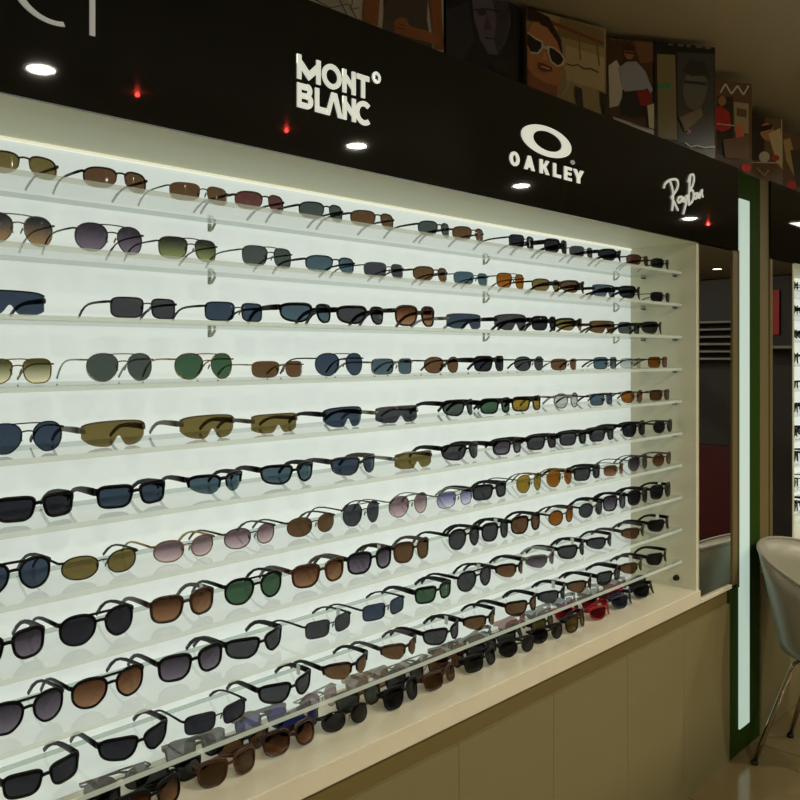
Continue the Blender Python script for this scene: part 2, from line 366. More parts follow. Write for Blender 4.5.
def mont_blanc():
    xl, xr = along(297.5, YS), along(369.5, YS); Wd = xr - xl; h = 0.050; z1, z2 = 2.143, 2.085; sw = 0.0108
    # MONT
    mx = xl; mw = 0.305 * Wd
    letter('letter', g, [R(mx, z1, mx + sw, z1 + h), R(mx + mw - sw, z1, mx + mw, z1 + h), [(mx, z1 + h), (mx, z1 + h - .019), (mx + mw / 2, z1 + .002), (mx + mw / 2, z1 + .021)], [(mx + mw, z1 + h), (mx + mw / 2, z1 + .021), (mx + mw / 2, z1 + .002), (mx + mw, z1 + h - .019)]], W)
    ox = xl + 0.462 * Wd; ring('letter', g, W, ox, z1 + h / 2, (0.0272, 0.0262), (0.0160, 0.0152))
    nx = xl + 0.612 * Wd; nw = 0.185 * Wd
    letter('letter', g, [R(nx, z1, nx + sw, z1 + h), R(nx + nw - sw, z1, nx + nw, z1 + h), [(nx, z1 + h), (nx, z1 + h - .015), (nx + nw, z1), (nx + nw, z1 + .015)]], W)
    tx = xl + 0.818 * Wd; tw = 0.182 * Wd
    letter('letter', g, [R(tx, z1 + h - .0112, tx + tw, z1 + h), R(tx + tw / 2 - sw / 2, z1, tx + tw / 2 + sw / 2, z1 + h - .0112)], W)
    # BLANC
    bx = xl; bw = 0.20 * Wd
    letter('letter', g, [R(bx, z2, bx + sw, z2 + h), R(bx + sw, z2, bx + .026, z2 + .012), R(bx + sw, z2 + h - .012, bx + .024, z2 + h), R(bx + sw, z2 + .020, bx + .026, z2 + .031)]
           + ring_polys(bx + .025, z2 + .0155, .0155, .0055, -90, 90, 10) + ring_polys(bx + .023, z2 + .0365, .0135, .0050, -90, 90, 10), W)
    lx = xl + 0.235 * Wd
    letter('letter', g, [R(lx, z2, lx + sw, z2 + h), R(lx + sw, z2, lx + .030, z2 + .0125)], W)
    ax = xl + 0.375 * Wd; aw = 0.235 * Wd
    letter('letter', g, [[(ax, z2), (ax + .0115, z2), (ax + aw / 2 + .003, z2 + h), (ax + aw / 2 - .0075, z2 + h)], [(ax + aw, z2), (ax + aw / 2 + .0075, z2 + h), (ax + aw / 2 - .006, z2 + h), (ax + aw - .0122, z2)]], W)
    nx = xl + 0.615 * Wd; nw = 0.185 * Wd
    letter('letter', g, [R(nx, z2, nx + sw, z2 + h), R(nx + nw - sw, z2, nx + nw, z2 + h), [(nx, z2 + h), (nx, z2 + h - .015), (nx + nw, z2), (nx + nw, z2 + .015)]], W)
    cx = xl + 0.925 * Wd; ring('letter', g, W, cx, z2 + h / 2, (0.0265, 0.0265), (0.0152, 0.0152), 48, 312, 26)
    sx = along(376.8, YS); e = empty('emblem'); e.parent = g
    ring('emblem_ring', e, W, sx, 2.197, 0.0132, 0.0098)
    pts = []
    for i in range(12):
        r = 0.0092 if i % 2 == 0 else 0.0058; a = PI / 2 + i * PI / 6; pts.append((sx + r * math.cos(a), 2.197 + r * math.sin(a)))
    # dark star left open in a white disc
    bm = bmesh.new(); outer = [(sx + 0.0099 * math.cos(PI / 2 + i * PI / 6), 2.197 + 0.0099 * math.sin(PI / 2 + i * PI / 6)) for i in range(12)]
    vo = [bm.verts.new((x, -.005, z)) for x, z in outer]; vi = [bm.verts.new((x, -.005, z)) for x, z in pts]
    vo2 = [bm.verts.new((x, -.0004, z)) for x, z in outer]; vi2 = [bm.verts.new((x, -.0004, z)) for x, z in pts]
    for i in range(12):
        j = (i + 1) % 12; bm.faces.new((vo[i], vo[j], vi[j], vi[i])); bm.faces.new((vi[i], vi[j], vi2[j], vi2[i])); bm.faces.new((vo2[i], vi2[i], vi2[j], vo2[j]))
    finish('emblem_star', bm, W, e)
mont_blanc()

g = sign('lettering_sign', 'white wide spaced lettering OAKLEY under a large white ellipse on the black fascia')
def oakley():
    ring('ellipse_emblem', g, W, along(547.5, YS), 2.176, (0.1235, 0.0415), (0.0720, 0.0270), ico=(0.003, 0.001))
    xs = [along(p, YS) for p in (510.0, 524.5, 540.0, 553.5, 564.5, 573.5)]; xe = [along(p, YS) for p in (519.8, 535.0, 549.5, 561.2, 572.0, 584.0)]
    z, h, sw = 2.083, 0.0385, 0.0145
    def fr(i, pts): a, b = xs[i], xe[i]; return [(a + (b - a) * u, z + h * v) for u, v in pts]
    x0, x1 = xs[0], xe[0]; r = 0.010
    ring('letter', g, W, (x0 + x1) / 2, z + h / 2, ((x1 - x0) / 2, h / 2), ((x1 - x0) / 2 - .0135, h / 2 - .0085))
    letter('letter', g, [fr(1, [(0, 0), (.3, 0), (.62, 1), (.36, 1)]), fr(1, [(1, 0), (.7, 0), (.36, 1), (.62, 1)]), fr(1, [(.25, .18), (.75, .18), (.68, .4), (.32, .4)])], W)
    letter('letter', g, [fr(2, [(0, 0), (.32, 0), (.32, 1), (0, 1)]), fr(2, [(.3, .35), (.66, 1), (1, 1), (.5, .35)]), fr(2, [(.28, .58), (.5, .75), (1, 0), (.66, 0)])], W)
    letter('letter', g, [fr(3, [(0, 0), (.38, 0), (.38, 1), (0, 1)]), fr(3, [(.38, 0), (1, 0), (1, .23), (.38, .23)])], W)
    letter('letter', g, [fr(4, [(0, 0), (.4, 0), (.4, 1), (0, 1)]), fr(4, [(.4, 0), (1, 0), (1, .2), (.4, .2)]), fr(4, [(.4, .8), (1, .8), (1, 1), (.4, 1)]), fr(4, [(.4, .42), (.92, .42), (.92, .6), (.4, .6)])], W)
    letter('letter', g, [fr(5, [(.35, 0), (.65, 0), (.65, .45), (.35, .45)]), fr(5, [(0, 1), (.32, 1), (.65, .4), (.35, .4)]), fr(5, [(1, 1), (.68, 1), (.35, .4), (.65, .4)])], W)
    e = empty('registered_mark'); e.parent = g
    ring('mark_ring', e, GREY_LETTER, 2.134, 2.139, (.0105, .0062), (.0078, .0044), th=.003)
    letter('mark_letter', e, [R(2.130, 2.1365, 2.1325, 2.1415), R(2.1325, 2.1395, 2.138, 2.1415), [(2.133, 2.1395), (2.1355, 2.1395), (2.139, 2.1365), (2.1365, 2.1365)]], GREY_LETTER, .003)
oakley()

def script(name, label, strokes, wd, m, conv):
    t = sign(name, label)
    for nm, st in strokes:
        bm = bmesh.new()
        for s in st:
            p = [conv(*q) for q in s]; q2 = []
            for i in range(len(p) - 1):           # smooth the hand-drawn line
                for k in range(4):
                    tt = k / 4; p0 = p[max(i - 1, 0)]; p1 = p[i]; p2 = p[i + 1]; p3 = p[min(i + 2, len(p) - 1)]
                    q2.append(tuple(0.5 * (2 * p1[d] + (p2[d] - p0[d]) * tt + (2 * p0[d] - 5 * p1[d] + 4 * p2[d] - p3[d]) * tt ** 2 + (3 * p1[d] - p0[d] - 3 * p2[d] + p3[d]) * tt ** 3) for d in (0, 1)))
            q2.append(p[-1])
            sweep(bm, [(a, -0.003, b) for a, b in q2], (wd, 0.0035), (0, 1, 0), 6)
        finish(nm, bm, m, t)
    return t
def cv(X, Y): v = at(640 + X / 5, 160 + Y / 5, YS); return (v.x, v.z)
script('lettering_sign', 'white slanted handwritten lettering Ray-Ban on the black fascia beside the post', [
    ('letter', [[(119, 140), (126, 118), (150, 100), (178, 97), (190, 112), (186, 142), (170, 168), (157, 186)], [(150, 104), (163, 150), (165, 200), (160, 254)], [(157, 186), (172, 215), (190, 252)]]),
    ('letter', [[(208, 184), (196, 186), (188, 203), (196, 213), (208, 200), (212, 184), (211, 210)]]),
    ('letter', [[(220, 185), (219, 205), (228, 206), (234, 184), (228, 225), (216, 270)]]),
    ('hyphen', [[(229, 183), (238, 178), (245, 176)]]),
    ('letter', [[(252, 76), (246, 140), (243, 224)], [(240, 110), (250, 78), (266, 74), (270, 96), (262, 130), (246, 152), (262, 152), (268, 172), (262, 205), (243, 224)]]),
    ('letter', [[(284, 166), (274, 170), (270, 188), (277, 194), (285, 182), (287, 164), (289, 192)]]),
    ('letter', [[(295, 164), (297, 190), (302, 165), (311, 150), (309, 168), (314, 186)]]),
], 0.0045, emit('pale_script_acrylic_added_glow', (216, 218, 208), 0.28), cv)  # script letters brightened by a glow put into their material
# the large letters cut by the frame's upper edge
g = sign('lettering_sign', 'large thin pale grey letters on the black fascia at its cut-off upper corner')
a = at(90, 20, YS); b = at(94.5, 36, YS)
letter('letter', g, [R(a.x, b.z, at(95.3, 20, YS).x, 2.29)], GREY_LETTER)
c0 = at(54, -14, YS)
ring('letter', g, GREY_LETTER, c0.x, c0.z, (0.072, 0.062), (0.058, 0.055), 165, 285, 30)

# ------------------------------------------------------------------ sunglasses
def sgnpow(v, p): return math.copysign(abs(v) ** p, v)
STY = {
    # a,b half size of a lens; n squareness; k wrap; rim kind; w rim half width
    'aviator':  dict(a=.0300, b=.0255, n=2.3, k=2.6, rim='thin', w=.0011, br=.016, dbl=True, tear=.27, th=(.0018, .0016, .0032)),
    'aviplast': dict(a=.0305, b=.0255, n=2.4, k=2.8, rim='thick', w=.0022, br=.015, dbl=True, tear=.30, th=(.0045, .003, .0045)),
    'squareav': dict(a=.0300, b=.0210, n=3.2, k=2.6, rim='thin', w=.0011, br=.016, dbl=True, tear=.25, th=(.0018, .0016, .0032)),
    'rect':     dict(a=.0300, b=.0185, n=4.2, k=3.0, rim='thin', w=.0014, br=.017, dbl=False, tear=.12, th=(.0026, .0022, .0036)),
    'rectplast':dict(a=.0305, b=.0190, n=4.2, k=3.8, rim='thick', w=.0025, br=.014, dbl=False, tear=.30, th=(.0075, .0045, .005)),
    'square':   dict(a=.0305, b=.0235, n=3.2, k=3.2, rim='thick', w=.0026, br=.014, dbl=False, tear=.30, th=(.0060, .004, .005)),
    'oval':     dict(a=.0300, b=.0205, n=2.3, k=3.0, rim='thin', w=.0012, br=.016, dbl=False, tear=.10, th=(.0024, .002, .0034)),
    'round':    dict(a=.0275, b=.0215, n=2.1, k=3.2, rim='thick', w=.0018, br=.017, dbl=False, tear=.06, th=(.0035, .0025, .0042)),
    'rimless':  dict(a=.0305, b=.0180, n=3.4, k=3.8, rim='none', w=.0010, br=.014, dbl=False, tear=.20, th=(.0016, .0015, .003)),
    'halfrim':  dict(a=.0305, b=.0185, n=2.9, k=4.4, rim='half', w=.0016, br=.014, dbl=False, tear=.28, th=(.0028, .0022, .0038)),
    'wrap':     dict(a=.0320, b=.0195, n=3.0, k=6.2, rim='half', w=.0034, br=.012, dbl=False, tear=.30, swoop=.28, th=(.0062, .0040, .0045)),
    'wrapfull': dict(a=.0320, b=.0200, n=3.7, k=6.0, rim='thick', w=.0024, br=.011, dbl=False, tear=.45, swoop=.15, th=(.0068, .0046, .005)),
}
YC = lambda x, k: k * x * x
def lens_outline(s, sign, N=30):
    cx = sign * (s['br'] / 2 + s['a']); zc = s['b'] + 2 * s['w'] + (0 if s['rim'] in ('thin', 'thick') else -s['w'])
    P = []
    for i in range(N):
        t = 2 * PI * i / N; c, q = math.cos(t), math.sin(t)
        x = s['a'] * sgnpow(c, 2 / s['n']); z = s['b'] * sgnpow(q, 2 / s['n'])
        low = (s['b'] - z) / (2 * s['b'])
        if x < 0: x += s['tear'] * s['a'] * low ** 1.7 * min(1, -x / s['a'] * 1.3)      # nose side cut away
        else: x -= 0.35 * s['tear'] * s['a'] * low ** 2 * (x / s['a'])
        if 'swoop' in s:
            tt = (x / s['a'] + 1) / 2; z = z * (1 - s['swoop'] * tt * tt) + s['b'] * s['swoop'] * 0.75 * tt * tt
        P.append((cx + sign * x, zc + z))
    return P, cx, zc
def lens_mesh(s, sign):
    P, cx, zc = lens_outline(s, sign); bm = bmesh.new(); N = len(P); th = .0018; shells = []
    for off in (0, th):
        rings = [[bm.verts.new((cx + (x - cx) * f, YC(cx + (x - cx) * f, s['k']) + off, zc + (z - zc) * f)) for x, z in P] for f in (1, .7, .36)]
        c = bm.verts.new((cx, YC(cx, s['k']) + off, zc))
        for r0, r1 in zip(rings, rings[1:]):
            for i in range(N): bm.faces.new((r0[i], r0[(i + 1) % N], r1[(i + 1) % N], r1[i]))
        for i in range(N): bm.faces.new((rings[-1][i], rings[-1][(i + 1) % N], c))
        shells.append(rings[0])
    for i in range(N): bm.faces.new((shells[0][i], shells[1][i], shells[1][(i + 1) % N], shells[0][(i + 1) % N]))
    return finish('lens', bm, None, smooth=True, link=False)
def frame_mesh(s):
    bm = bmesh.new(); k = s['k']; w = s['w']
    hz = None
    for sign in (-1, 1):
        P, cx, zc = lens_outline(s, sign, 36)
        path = [(x, YC(x, k) + .0008, z) for x, z in P]
        if s['rim'] in ('thin', 'thick'):
            sizes = []
            for x, z in P:
                top = max(0, (z - zc) / s['b']); f = 1 + (0.55 * top if s['rim'] == 'thick' else 0)
                sizes.append((w * f, w * (1.0 if s['rim'] == 'thin' else 0.85)))
            sweep(bm, path, [(b, a) if False else (a, b) for a, b in sizes], (0, 1, 0), 8, True)
        elif s['rim'] == 'half':
            seq = [i % 36 for i in (range(-2, 20) if sign > 0 else range(-2, 20))]
            sweep(bm, [path[i] for i in seq], [(w * (0.5 + 0.5 * math.sin(PI * min(1, (j + 1.5) / 8))) if j < 4 or j > len(seq) - 4 else w, w * .8) for j in range(len(seq))], (0, 1, 0), 8)
        xo = max(P, key=lambda q: q[0] * sign)[0]
        zo = zc + s['b'] * (0.55 if 'swoop' not in s else .62)
        ye = YC(xo, k)
        xe = xo + sign * (.0035 if s['rim'] == 'thick' else .005)
        h = s['th'][0]
        sweep(bm, [(xo - sign * .003, ye - .0005, zo), (xe - sign * .001, ye + .001, zo), (xe, ye + .006, zo)], [(h * .9, .0016), (h, .0016), (h * .95, .0016)], (1, 0, 0) if False else (0.7 * sign, -0.7, 0), 6)
    # bridge
    P, cx, zc = lens_outline(s, 1, 36)
    zb = zc + s['b'] * (.38 if s['rim'] != 'half' else .55)
    xi = min((abs(z - zb), x) for x, z in P if x < cx)[1]
    hb = {'thin': .0013, 'thick': w * 1.25, 'half': w * 1.1, 'none': .0012}[s['rim']]
    def bridge(z0, rise, hb, x):
        pts = [(x * t, YC(x * t, k) - .0012 * (1 - t * t), z0 + rise * (1 - t * t)) for t in (-1, -.6, -.2, .2, .6, 1)]
        sweep(bm, pts, (hb, max(.0011, hb * .7)), (0, 1, 0), 8)
    bridge(zb, .002, hb, xi + .0012)
    if s['dbl']:
        zt = zc + s['b'] * .93; xt = min((abs(z - zt), x) for x, z in P if x < cx)[1]
        bridge(zt, .0012, hb * .85, xt + .002)
    return finish('frame', bm, None, smooth=True, link=False)
def hinge(s):
    P, cx, zc = lens_outline(s, 1); xo = max(P, key=lambda q: q[0])[0]
    xe = xo + (.0035 if s['rim'] == 'thick' else .005)
    return xe, YC(xo, s['k']) + .006, zc + s['b'] * (0.55 if 'swoop' not in s else .62)
def temple_path(s, sign, folded):
    xe, ye, zo = hinge(s)
    L = .136 - ye * .6
    if not folded:
        dz = zo - .0055; raw = [(L * a, -dz * b) for a, b in ((0, 0), (.24, -.005), (.46, .015), (.62, .085), (.75, .24), (.88, .55), (1, 1))]
        return [(sign * (xe - .05 * (d / L) ** 2 * .12), ye + d, max(zo + q, .0045)) for d, q in raw]
    # folded flat behind the lenses
    dy = .012 + (.006 if sign > 0 else 0)
    raw = [(0, 0), (.006, 0), (.03, 0), (.06, -.0005), (.088, -.002), (.104, -.006), (.118, -.012)]
    x0 = xe
    pts = []
    for i, (d, q) in enumerate(raw):
        f = min(1, d / .006)
        pts.append((sign * (x0 - max(0, d - .004)), ye + dy * f + (.002 if d > .03 else 0), max(zo + q, .005)))
    return pts
def temple_mesh(s, sign, folded):
    h0, h1, h2 = s['th']; bm = bmesh.new(); pts = temple_path(s, sign, folded)
    hs = [h0, h0 * .95, (h0 + h1) / 2, h1, h1, h2 * .9, h2 * .85]
    sweep(bm, pts, [(h, .0011 + .12 * h) for h in hs], (1, 0, 0) if not folded else (0, 1, 0.001), 8)
    return finish('temple', bm, None, smooth=True, link=False)
def shield_meshes(kind):
    Wd, H, k, th = {'shield': (.066, .046, 4.6, (.0062, .004, .0048)), 'shieldflat': (.066, .040, 3.4, (.0050, .0035, .0045))}[kind]
    top = lambda x: H * (1 - (.10 if kind == 'shield' else .04) * (x / Wd) ** 2 - .10 * abs(x / Wd) ** 8)
    bot = lambda x: H * (.44 * math.exp(-(x / .0105) ** 2) + (.36 if kind == 'shield' else .22) * abs(x / Wd) ** 5)
    bm = bmesh.new(); nx, nz = 40, 5; sh = []
    for off in (0, .0018):
        grid = []
        for i in range(nx + 1):
            x = -Wd + 2 * Wd * i / nx
            grid.append([bm.verts.new((x, YC(x, k) + off, bot(x) + (top(x) - bot(x)) * j / nz)) for j in range(nz + 1)])
        for i in range(nx):
            for j in range(nz): bm.faces.new((grid[i][j], grid[i + 1][j], grid[i + 1][j + 1], grid[i][j + 1]))
        sh.append(grid)
    A, B = sh
    for i in range(nx):
        for j in (0, nz): bm.faces.new((A[i][j], B[i][j], B[i + 1][j], A[i + 1][j]))
    for j in range(nz):
        for i in (0, nx): bm.faces.new((A[i][j], B[i][j], B[i][j + 1], A[i][j + 1]))
    lens = finish('lens', bm, None, smooth=True, link=False)
    bm = bmesh.new(); xs = [-Wd + 2 * Wd * i / 24 for i in range(25)]
    sweep(bm, [(x, YC(x, k) + .0009, top(x) + .0008) for x in xs], (.0014, .0019), (0, 1, 0), 6)
    zo = H * .68; ye = YC(Wd, k)
    for sign in (-1, 1):
        sweep(bm, [(sign * (Wd - .006), YC(Wd - .006, k) - .0016, zo), (sign * (Wd + .001), ye - .001, zo), (sign * (Wd + .003), ye + .006, zo)], [(th[0], .0016)] * 3, (0.7 * sign, -0.7, 0), 6)
    frame = finish('frame', bm, None, smooth=True, link=False)
    s = dict(k=k, th=th); tm = {}
    global hinge
    old = hinge
    hinge = lambda _s: (Wd + .003, ye + .006, zo)
    for f in (False, True):
        for sign in (-1, 1): tm[(sign, f)] = temple_mesh(s, sign, f)
    hinge = old
    return dict(lenses=[lens], frame=frame, temples=tm)
def pad_mesh(s, sign):
    P, cx, zc = lens_outline(s, 1, 36); bm = bmesh.new()
    bmesh.ops.create_uvsphere(bm, u_segments=8, v_segments=6, radius=1, matrix=Matrix.Translation((sign * .0085, .0075, zc - s['b'] * .05)) @ Matrix.Rotation(sign * .35, 4, 'Y') @ Matrix.Diagonal((.0013, .0026, .0062, 1)))
    xi = min((abs(z - zc), x) for x, z in P if x < cx)[1]
    sweep(bm, [(sign * (xi - .0002), YC(xi, s['k']) + .001, zc + .001), (sign * (xi - .001), .0055, zc), (sign * .0088, .0072, zc - s['b'] * .05)], (.0006, .0006), (0, 0, 1), 5)
    return finish('nose_pad', bm, None, smooth=True, link=False)
CACHE = {}
def kit(style):
    if style not in CACHE:
        if style.startswith('shield'): CACHE[style] = shield_meshes(style)
        else:
            s = STY[style]
            CACHE[style] = dict(lenses=[lens_mesh(s, -1), lens_mesh(s, 1)], frame=frame_mesh(s), temples={(g_, f): temple_mesh(s, g_, f) for g_ in (-1, 1) for f in (False, True)}, pads=[pad_mesh(s, -1), pad_mesh(s, 1)] if s['rim'] in ('thin', 'none') else [])
    return CACHE[style]
WIDTH = {}
def kit_width(style):
    if style not in WIDTH:
        WIDTH[style] = max(v.co.x for v in kit(style)['frame'].vertices) * 2
    return WIDTH[style]
FR = {'bk': ('black', mat('black_acetate', (6, 6, 7), 0.3, vary=0, spec=0.18)), 'bm': ('thin black', mat('black_metal', (10, 10, 11), 0.35, vary=0, spec=0.2)),
      'sv': ('silver', mat('silver_metal', (140, 138, 132), 0.25, metal=0.8, vary=0)), 'gd': ('gold', mat('gold_metal', (150, 125, 75), 0.25, metal=0.8, vary=0)),
      'br': ('dark brown', mat('brown_acetate', (46, 24, 18), 0.25, vary=0.15, scale=120)), 'gm': ('gunmetal', mat('gunmetal', (62, 60, 60), 0.3, metal=0.6, vary=0)),
      'tt': ('tortoiseshell', mat('tortoiseshell', (62, 32, 14), 0.2, vary=0.7, scale=160)), 'rd': ('red', mat('red_acetate', (140, 14, 16), 0.2, vary=0)),
      'nv': ('navy', mat('navy_acetate', (22, 28, 62), 0.2, vary=0)), 'bg': ('bronze', mat('bronze_acetate', (86, 76, 56), 0.3, vary=0))}
LN = {'gr': ('grey', (58, 63, 63), (58, 63, 63)), 'dk': ('near-black', (36, 38, 42), (40, 43, 47)), 'gg': ('grey-green', (62, 74, 68), (66, 78, 70)),
      'gn': ('green', (54, 82, 60), (60, 90, 64)), 'bl': ('blue-grey', (48, 62, 74), (54, 68, 78)), 'tl': ('teal', (60, 82, 88), (70, 92, 96)),
      'bw': ('brown', (82, 64, 42), (90, 72, 48)), 'ol': ('olive', (96, 90, 50), (106, 98, 58)), 'am': ('amber', (116, 74, 26), (130, 86, 32)),
      'yl': ('yellow-olive', (122, 106, 40), (134, 116, 48)), 'gbr': ('brown gradient', (70, 46, 28), (132, 104, 74)), 'ggr': ('grey gradient', (50, 48, 54), (104, 101, 108)),
      'gol': ('olive gradient', (66, 70, 40), (196, 202, 160)), 'gpk': ('mauve gradient', (92, 78, 82), (180, 166, 162)), 'gtn': ('grey to tan gradient', (42, 48, 48), (140, 116, 80)),
      'ggn': ('dark to green gradient', (40, 44, 36), (118, 134, 82)), 'cl': ('pale clear grey', (140, 152, 146), (170, 182, 174)), 'lil': ('lilac gradient', (84, 90, 122), (190, 196, 220)),
      'mar': ('maroon brown', (82, 54, 50), (96, 66, 60)), 'rdl': ('dark red', (96, 20, 24), (110, 28, 30)), 'blu': ('deep blue', (30, 40, 92), (40, 54, 110))}
SHAPE = {'aviator': 'aviator', 'aviplast': 'thick-rimmed aviator', 'squareav': 'squared aviator', 'rect': 'slim rectangular', 'rectplast': 'bold rectangular', 'square': 'large square',
         'oval': 'oval', 'round': 'round', 'rimless': 'rimless', 'halfrim': 'half-rim', 'wrap': 'sporty half-rim', 'wrapfull': 'wraparound', 'shield': 'wide shield', 'shieldflat': 'flat-top shield'}
def put(o, m, parent):
    o.parent = parent; C.objects.link(o)
    o.material_slots[0].link = 'OBJECT'; o.material_slots[0].material = m
TAG = None
def sunglasses(style, fr, ln, loc, rz, label, group, sx=1.0, sz=1.0, folded=False, tilt=0.0, price=False):
    K = kit(style); root = empty('sunglasses', loc, rz); root.rotation_euler = (tilt, 0, rz); root.scale = (sx, 1, sz)
    tag(root, label, 'sunglasses', group)
    fm = FR[fr][1]; lm = lens_mat(ln, LN[ln][1], LN[ln][2])
    put(bpy.data.objects.new('frame', K['frame']), fm, root)
    for l in K['lenses']: put(bpy.data.objects.new('lens', l), lm, root)
    for pd in K.get('pads', []): put(bpy.data.objects.new('nose_pad', pd), PADM, root)
    for sign in (-1, 1):
        tp = bpy.data.objects.new('temple', K['temples'][(sign, folded)]); put(tp, fm, root)
        if price and sign > 0:
            s_pts = [v.co.copy() for v in K['temples'][(sign, False)].vertices]
            xm = max(v.x for v in s_pts); zz = max(v.z for v in s_pts); ym = min(v.y for v in s_pts)
            bm = bmesh.new(); box(bm, xm - .0045, xm - .0037, ym + .030, ym + .042, zz - .024, zz - .001)
            pt = finish('price_tag', bm, PAPER, tp); pt['label'] = 'small white paper price tag'
    return root
PADM = mat('clear_pad_silicone', (120, 118, 108), 0.3, vary=0)
PAPER = mat('white_tag_paper', (225, 230, 224), 0.7, vary=0)

ROWS = [
 # (left px, right px, shape, frame, lens) in order along each shelf
 [(-6,61,'halfrim','br','ol'),(82,150,'halfrim','bm','bw'),(168,230,'rimless','br','bw'),(234,287,'halfrim','br','mar'),(299,345,'halfrim','bm','gg'),(351,397,'halfrim','br','bw'),
  (419,452,'halfrim','bm','gg'),(453,485,'halfrim','br','bw'),(508,535,'rect','bm','dk'),(545,568,'rectplast','bm','dk'),(570,594,'rimless','bm','gr'),(602,625,'wrap','bk','dk'),(627,650,'halfrim','br','mar'),(652,671,'halfrim','bm','dk')],
 [(-8,56,'aviator','sv','gtn'),(71,145,'aviator','gm','ggr'),(155,218,'squareav','gm','ggn'),(239,293,'squareav','gm','gg'),(306,357,'halfrim','bm','tl'),(363,405,'rimless','bm','gr'),
  (414,450,'halfrim','br','bw'),(452,491,'rimless','bm','tl'),(495,524,'squareav','br','am'),(532,562,'halfrim','bm','ol'),(563,589,'wrap','br','bw'),(590,618,'shieldflat','bk','tl'),(620,646,'wrapfull','bk','dk'),(651,671,'rimless','bm','dk')],
 [(-28,48,'shieldflat','bk','bl'),(108,178,'rect','bm','gr'),(203,264,'rect','bm','bl'),(282,337,'wrapfull','bk','tl'),(339,388,'wrapfull','bk','gr'),(390,440,'square','br','gbr'),
  (445,482,'shieldflat','sv','bl'),(492,531,'shield','bk','gr'),(532,557,'rectplast','bk','dk'),(559,586,'wrap','bk','ol'),(588,616,'shieldflat','br','bw'),(618,640,'rect','bm','gg'),(642,668,'wrapfull','bk','gr')],
 [(-20,55,'squareav','gd','gol'),(83,153,'aviator','sv','gg'),(172,233,'aviator','gd','gn'),(250,305,'rimless','gd','bw'),(313,363,'aviator','bm','bl'),(367,415,'rect','sv','tl'),
  (422,460,'oval','br','bw'),(475,505,'rectplast','bm','dk'),(511,546,'oval','bm','gr'),(548,581,'rimless','bg','bw'),(592,618,'rect','bk','tl'),(619,644,'rimless','sv','cl'),(646,669,'rect','br','am')],
 [(-22,64,'aviator','bm','bl'),(81,148,'shield','bg','ol'),(180,236,'shield','bg','ol'),(250,298,'shieldflat','bg','ol'),(325,362,'shield','bk','bl'),(375,418,'shieldflat','sv','gr'),
  (446,477,'wrapfull','bk','gg'),(481,511,'rectplast','bk','gn'),(512,542,'rectplast','bk','yl'),(553,577,'round','sv','cl'),(589,614,'rect','bm','tl'),(618,645,'oval','br','am'),(648,671,'rect','br','bw')],
 [(-10,75,'rectplast','bk','dk'),(96,167,'rectplast','bk','bl'),(190,247,'wrap','bk','tl'),(264,317,'wrapfull','bk','tl'),(334,380,'wrapfull','gm','bl'),(394,432,'shieldflat','sv','ol'),
  (443,484,'wrapfull','bk','gr'),(493,522,'rectplast','bk','ggr'),(528,557,'rectplast','bk','gr'),(560,587,'rectplast','bk','gr'),(589,616,'rectplast','bk','gr'),(622,646,'square','bk','dk'),(653,675,'round','bk','dk')],
 [(-18,52,'aviplast','bm','bl'),(58,138,'oval','bm','ol'),(151,215,'oval','gd','gpk'),(222,277,'oval','gm','gpk'),(285,335,'oval','br','bw'),(341,380,'aviator','bm','gr'),
  (387,428,'aviator','sv','gpk'),(435,472,'squareav','sv','lil'),(473,507,'rectplast','bm','gr'),(515,541,'aviator','gm','yl'),(545,572,'aviator','gd','am'),(574,602,'rectplast','bk','gr'),(603,625,'rimless','br','gbr'),(626,649,'aviator','gm','ggr'),(651,672,'round','gm','gbr')],
 [(-26,46,'square','bk','ggr'),(57,135,'aviplast','bk','dk'),(149,215,'square','br','gbr'),(223,282,'aviplast','bk','gn'),(291,344,'square','tt','gbr'),(347,392,'square','bk','ggr'),
  (394,429,'square','tt','bw'),(448,480,'aviplast','bk','gr'),(482,509,'square','bk','gr'),(511,541,'square','bk','bw'),(547,573,'round','br','am'),(578,602,'round','bk','gr'),(603,626,'square','bk','ggr'),(627,648,'square','bk','dk'),(650,671,'square','bk','dk')],
 [(-24,65,'aviplast','bk','ggr'),(69,145,'aviplast','bk','gbr'),(157,223,'square','bk','ggr'),(226,289,'wrapfull','bk','gr'),(303,352,'rect','bm','gr'),(359,408,'rect','bm','bl'),
  (416,452,'rectplast','bk','gn'),(456,492,'aviplast','bk','gr'),(499,527,'wrap','bk','bw'),(529,559,'wrap','sv','ggr'),(561,588,'wrapfull','bk','gr'),(589,617,'wrap','bk','gr'),(624,648,'wrap','br','bw'),(650,672,'wrapfull','bk','dk')],
 [(-20,82,'rectplast','bk','dk'),(100,172,'wrapfull','bk','dk'),(182,247,'rect','bk','dk'),(261,316,'wrapfull','bk','gr'),(326,373,'wrap','bk','bw'),(384,421,'wrap','br','bw'),
  (426,463,'wrapfull','bk','gr'),(467,500,'wrap','bk','bw'),(508,540,'wrapfull','bk','bw'),(541,570,'wrap','bk','gr'),(571,596,'wrap','bk','bw'),(597,622,'rectplast','bk','gr'),(623,646,'wrap','br','bw'),(648,671,'wrapfull','bk','dk')],
]
SHELFWORD = ['top shelf', 'second shelf', 'third shelf', 'fourth shelf', 'fifth shelf', 'sixth shelf', 'seventh shelf', 'eighth shelf', 'ninth shelf', 'bottom shelf']
rnd = random.Random(3)
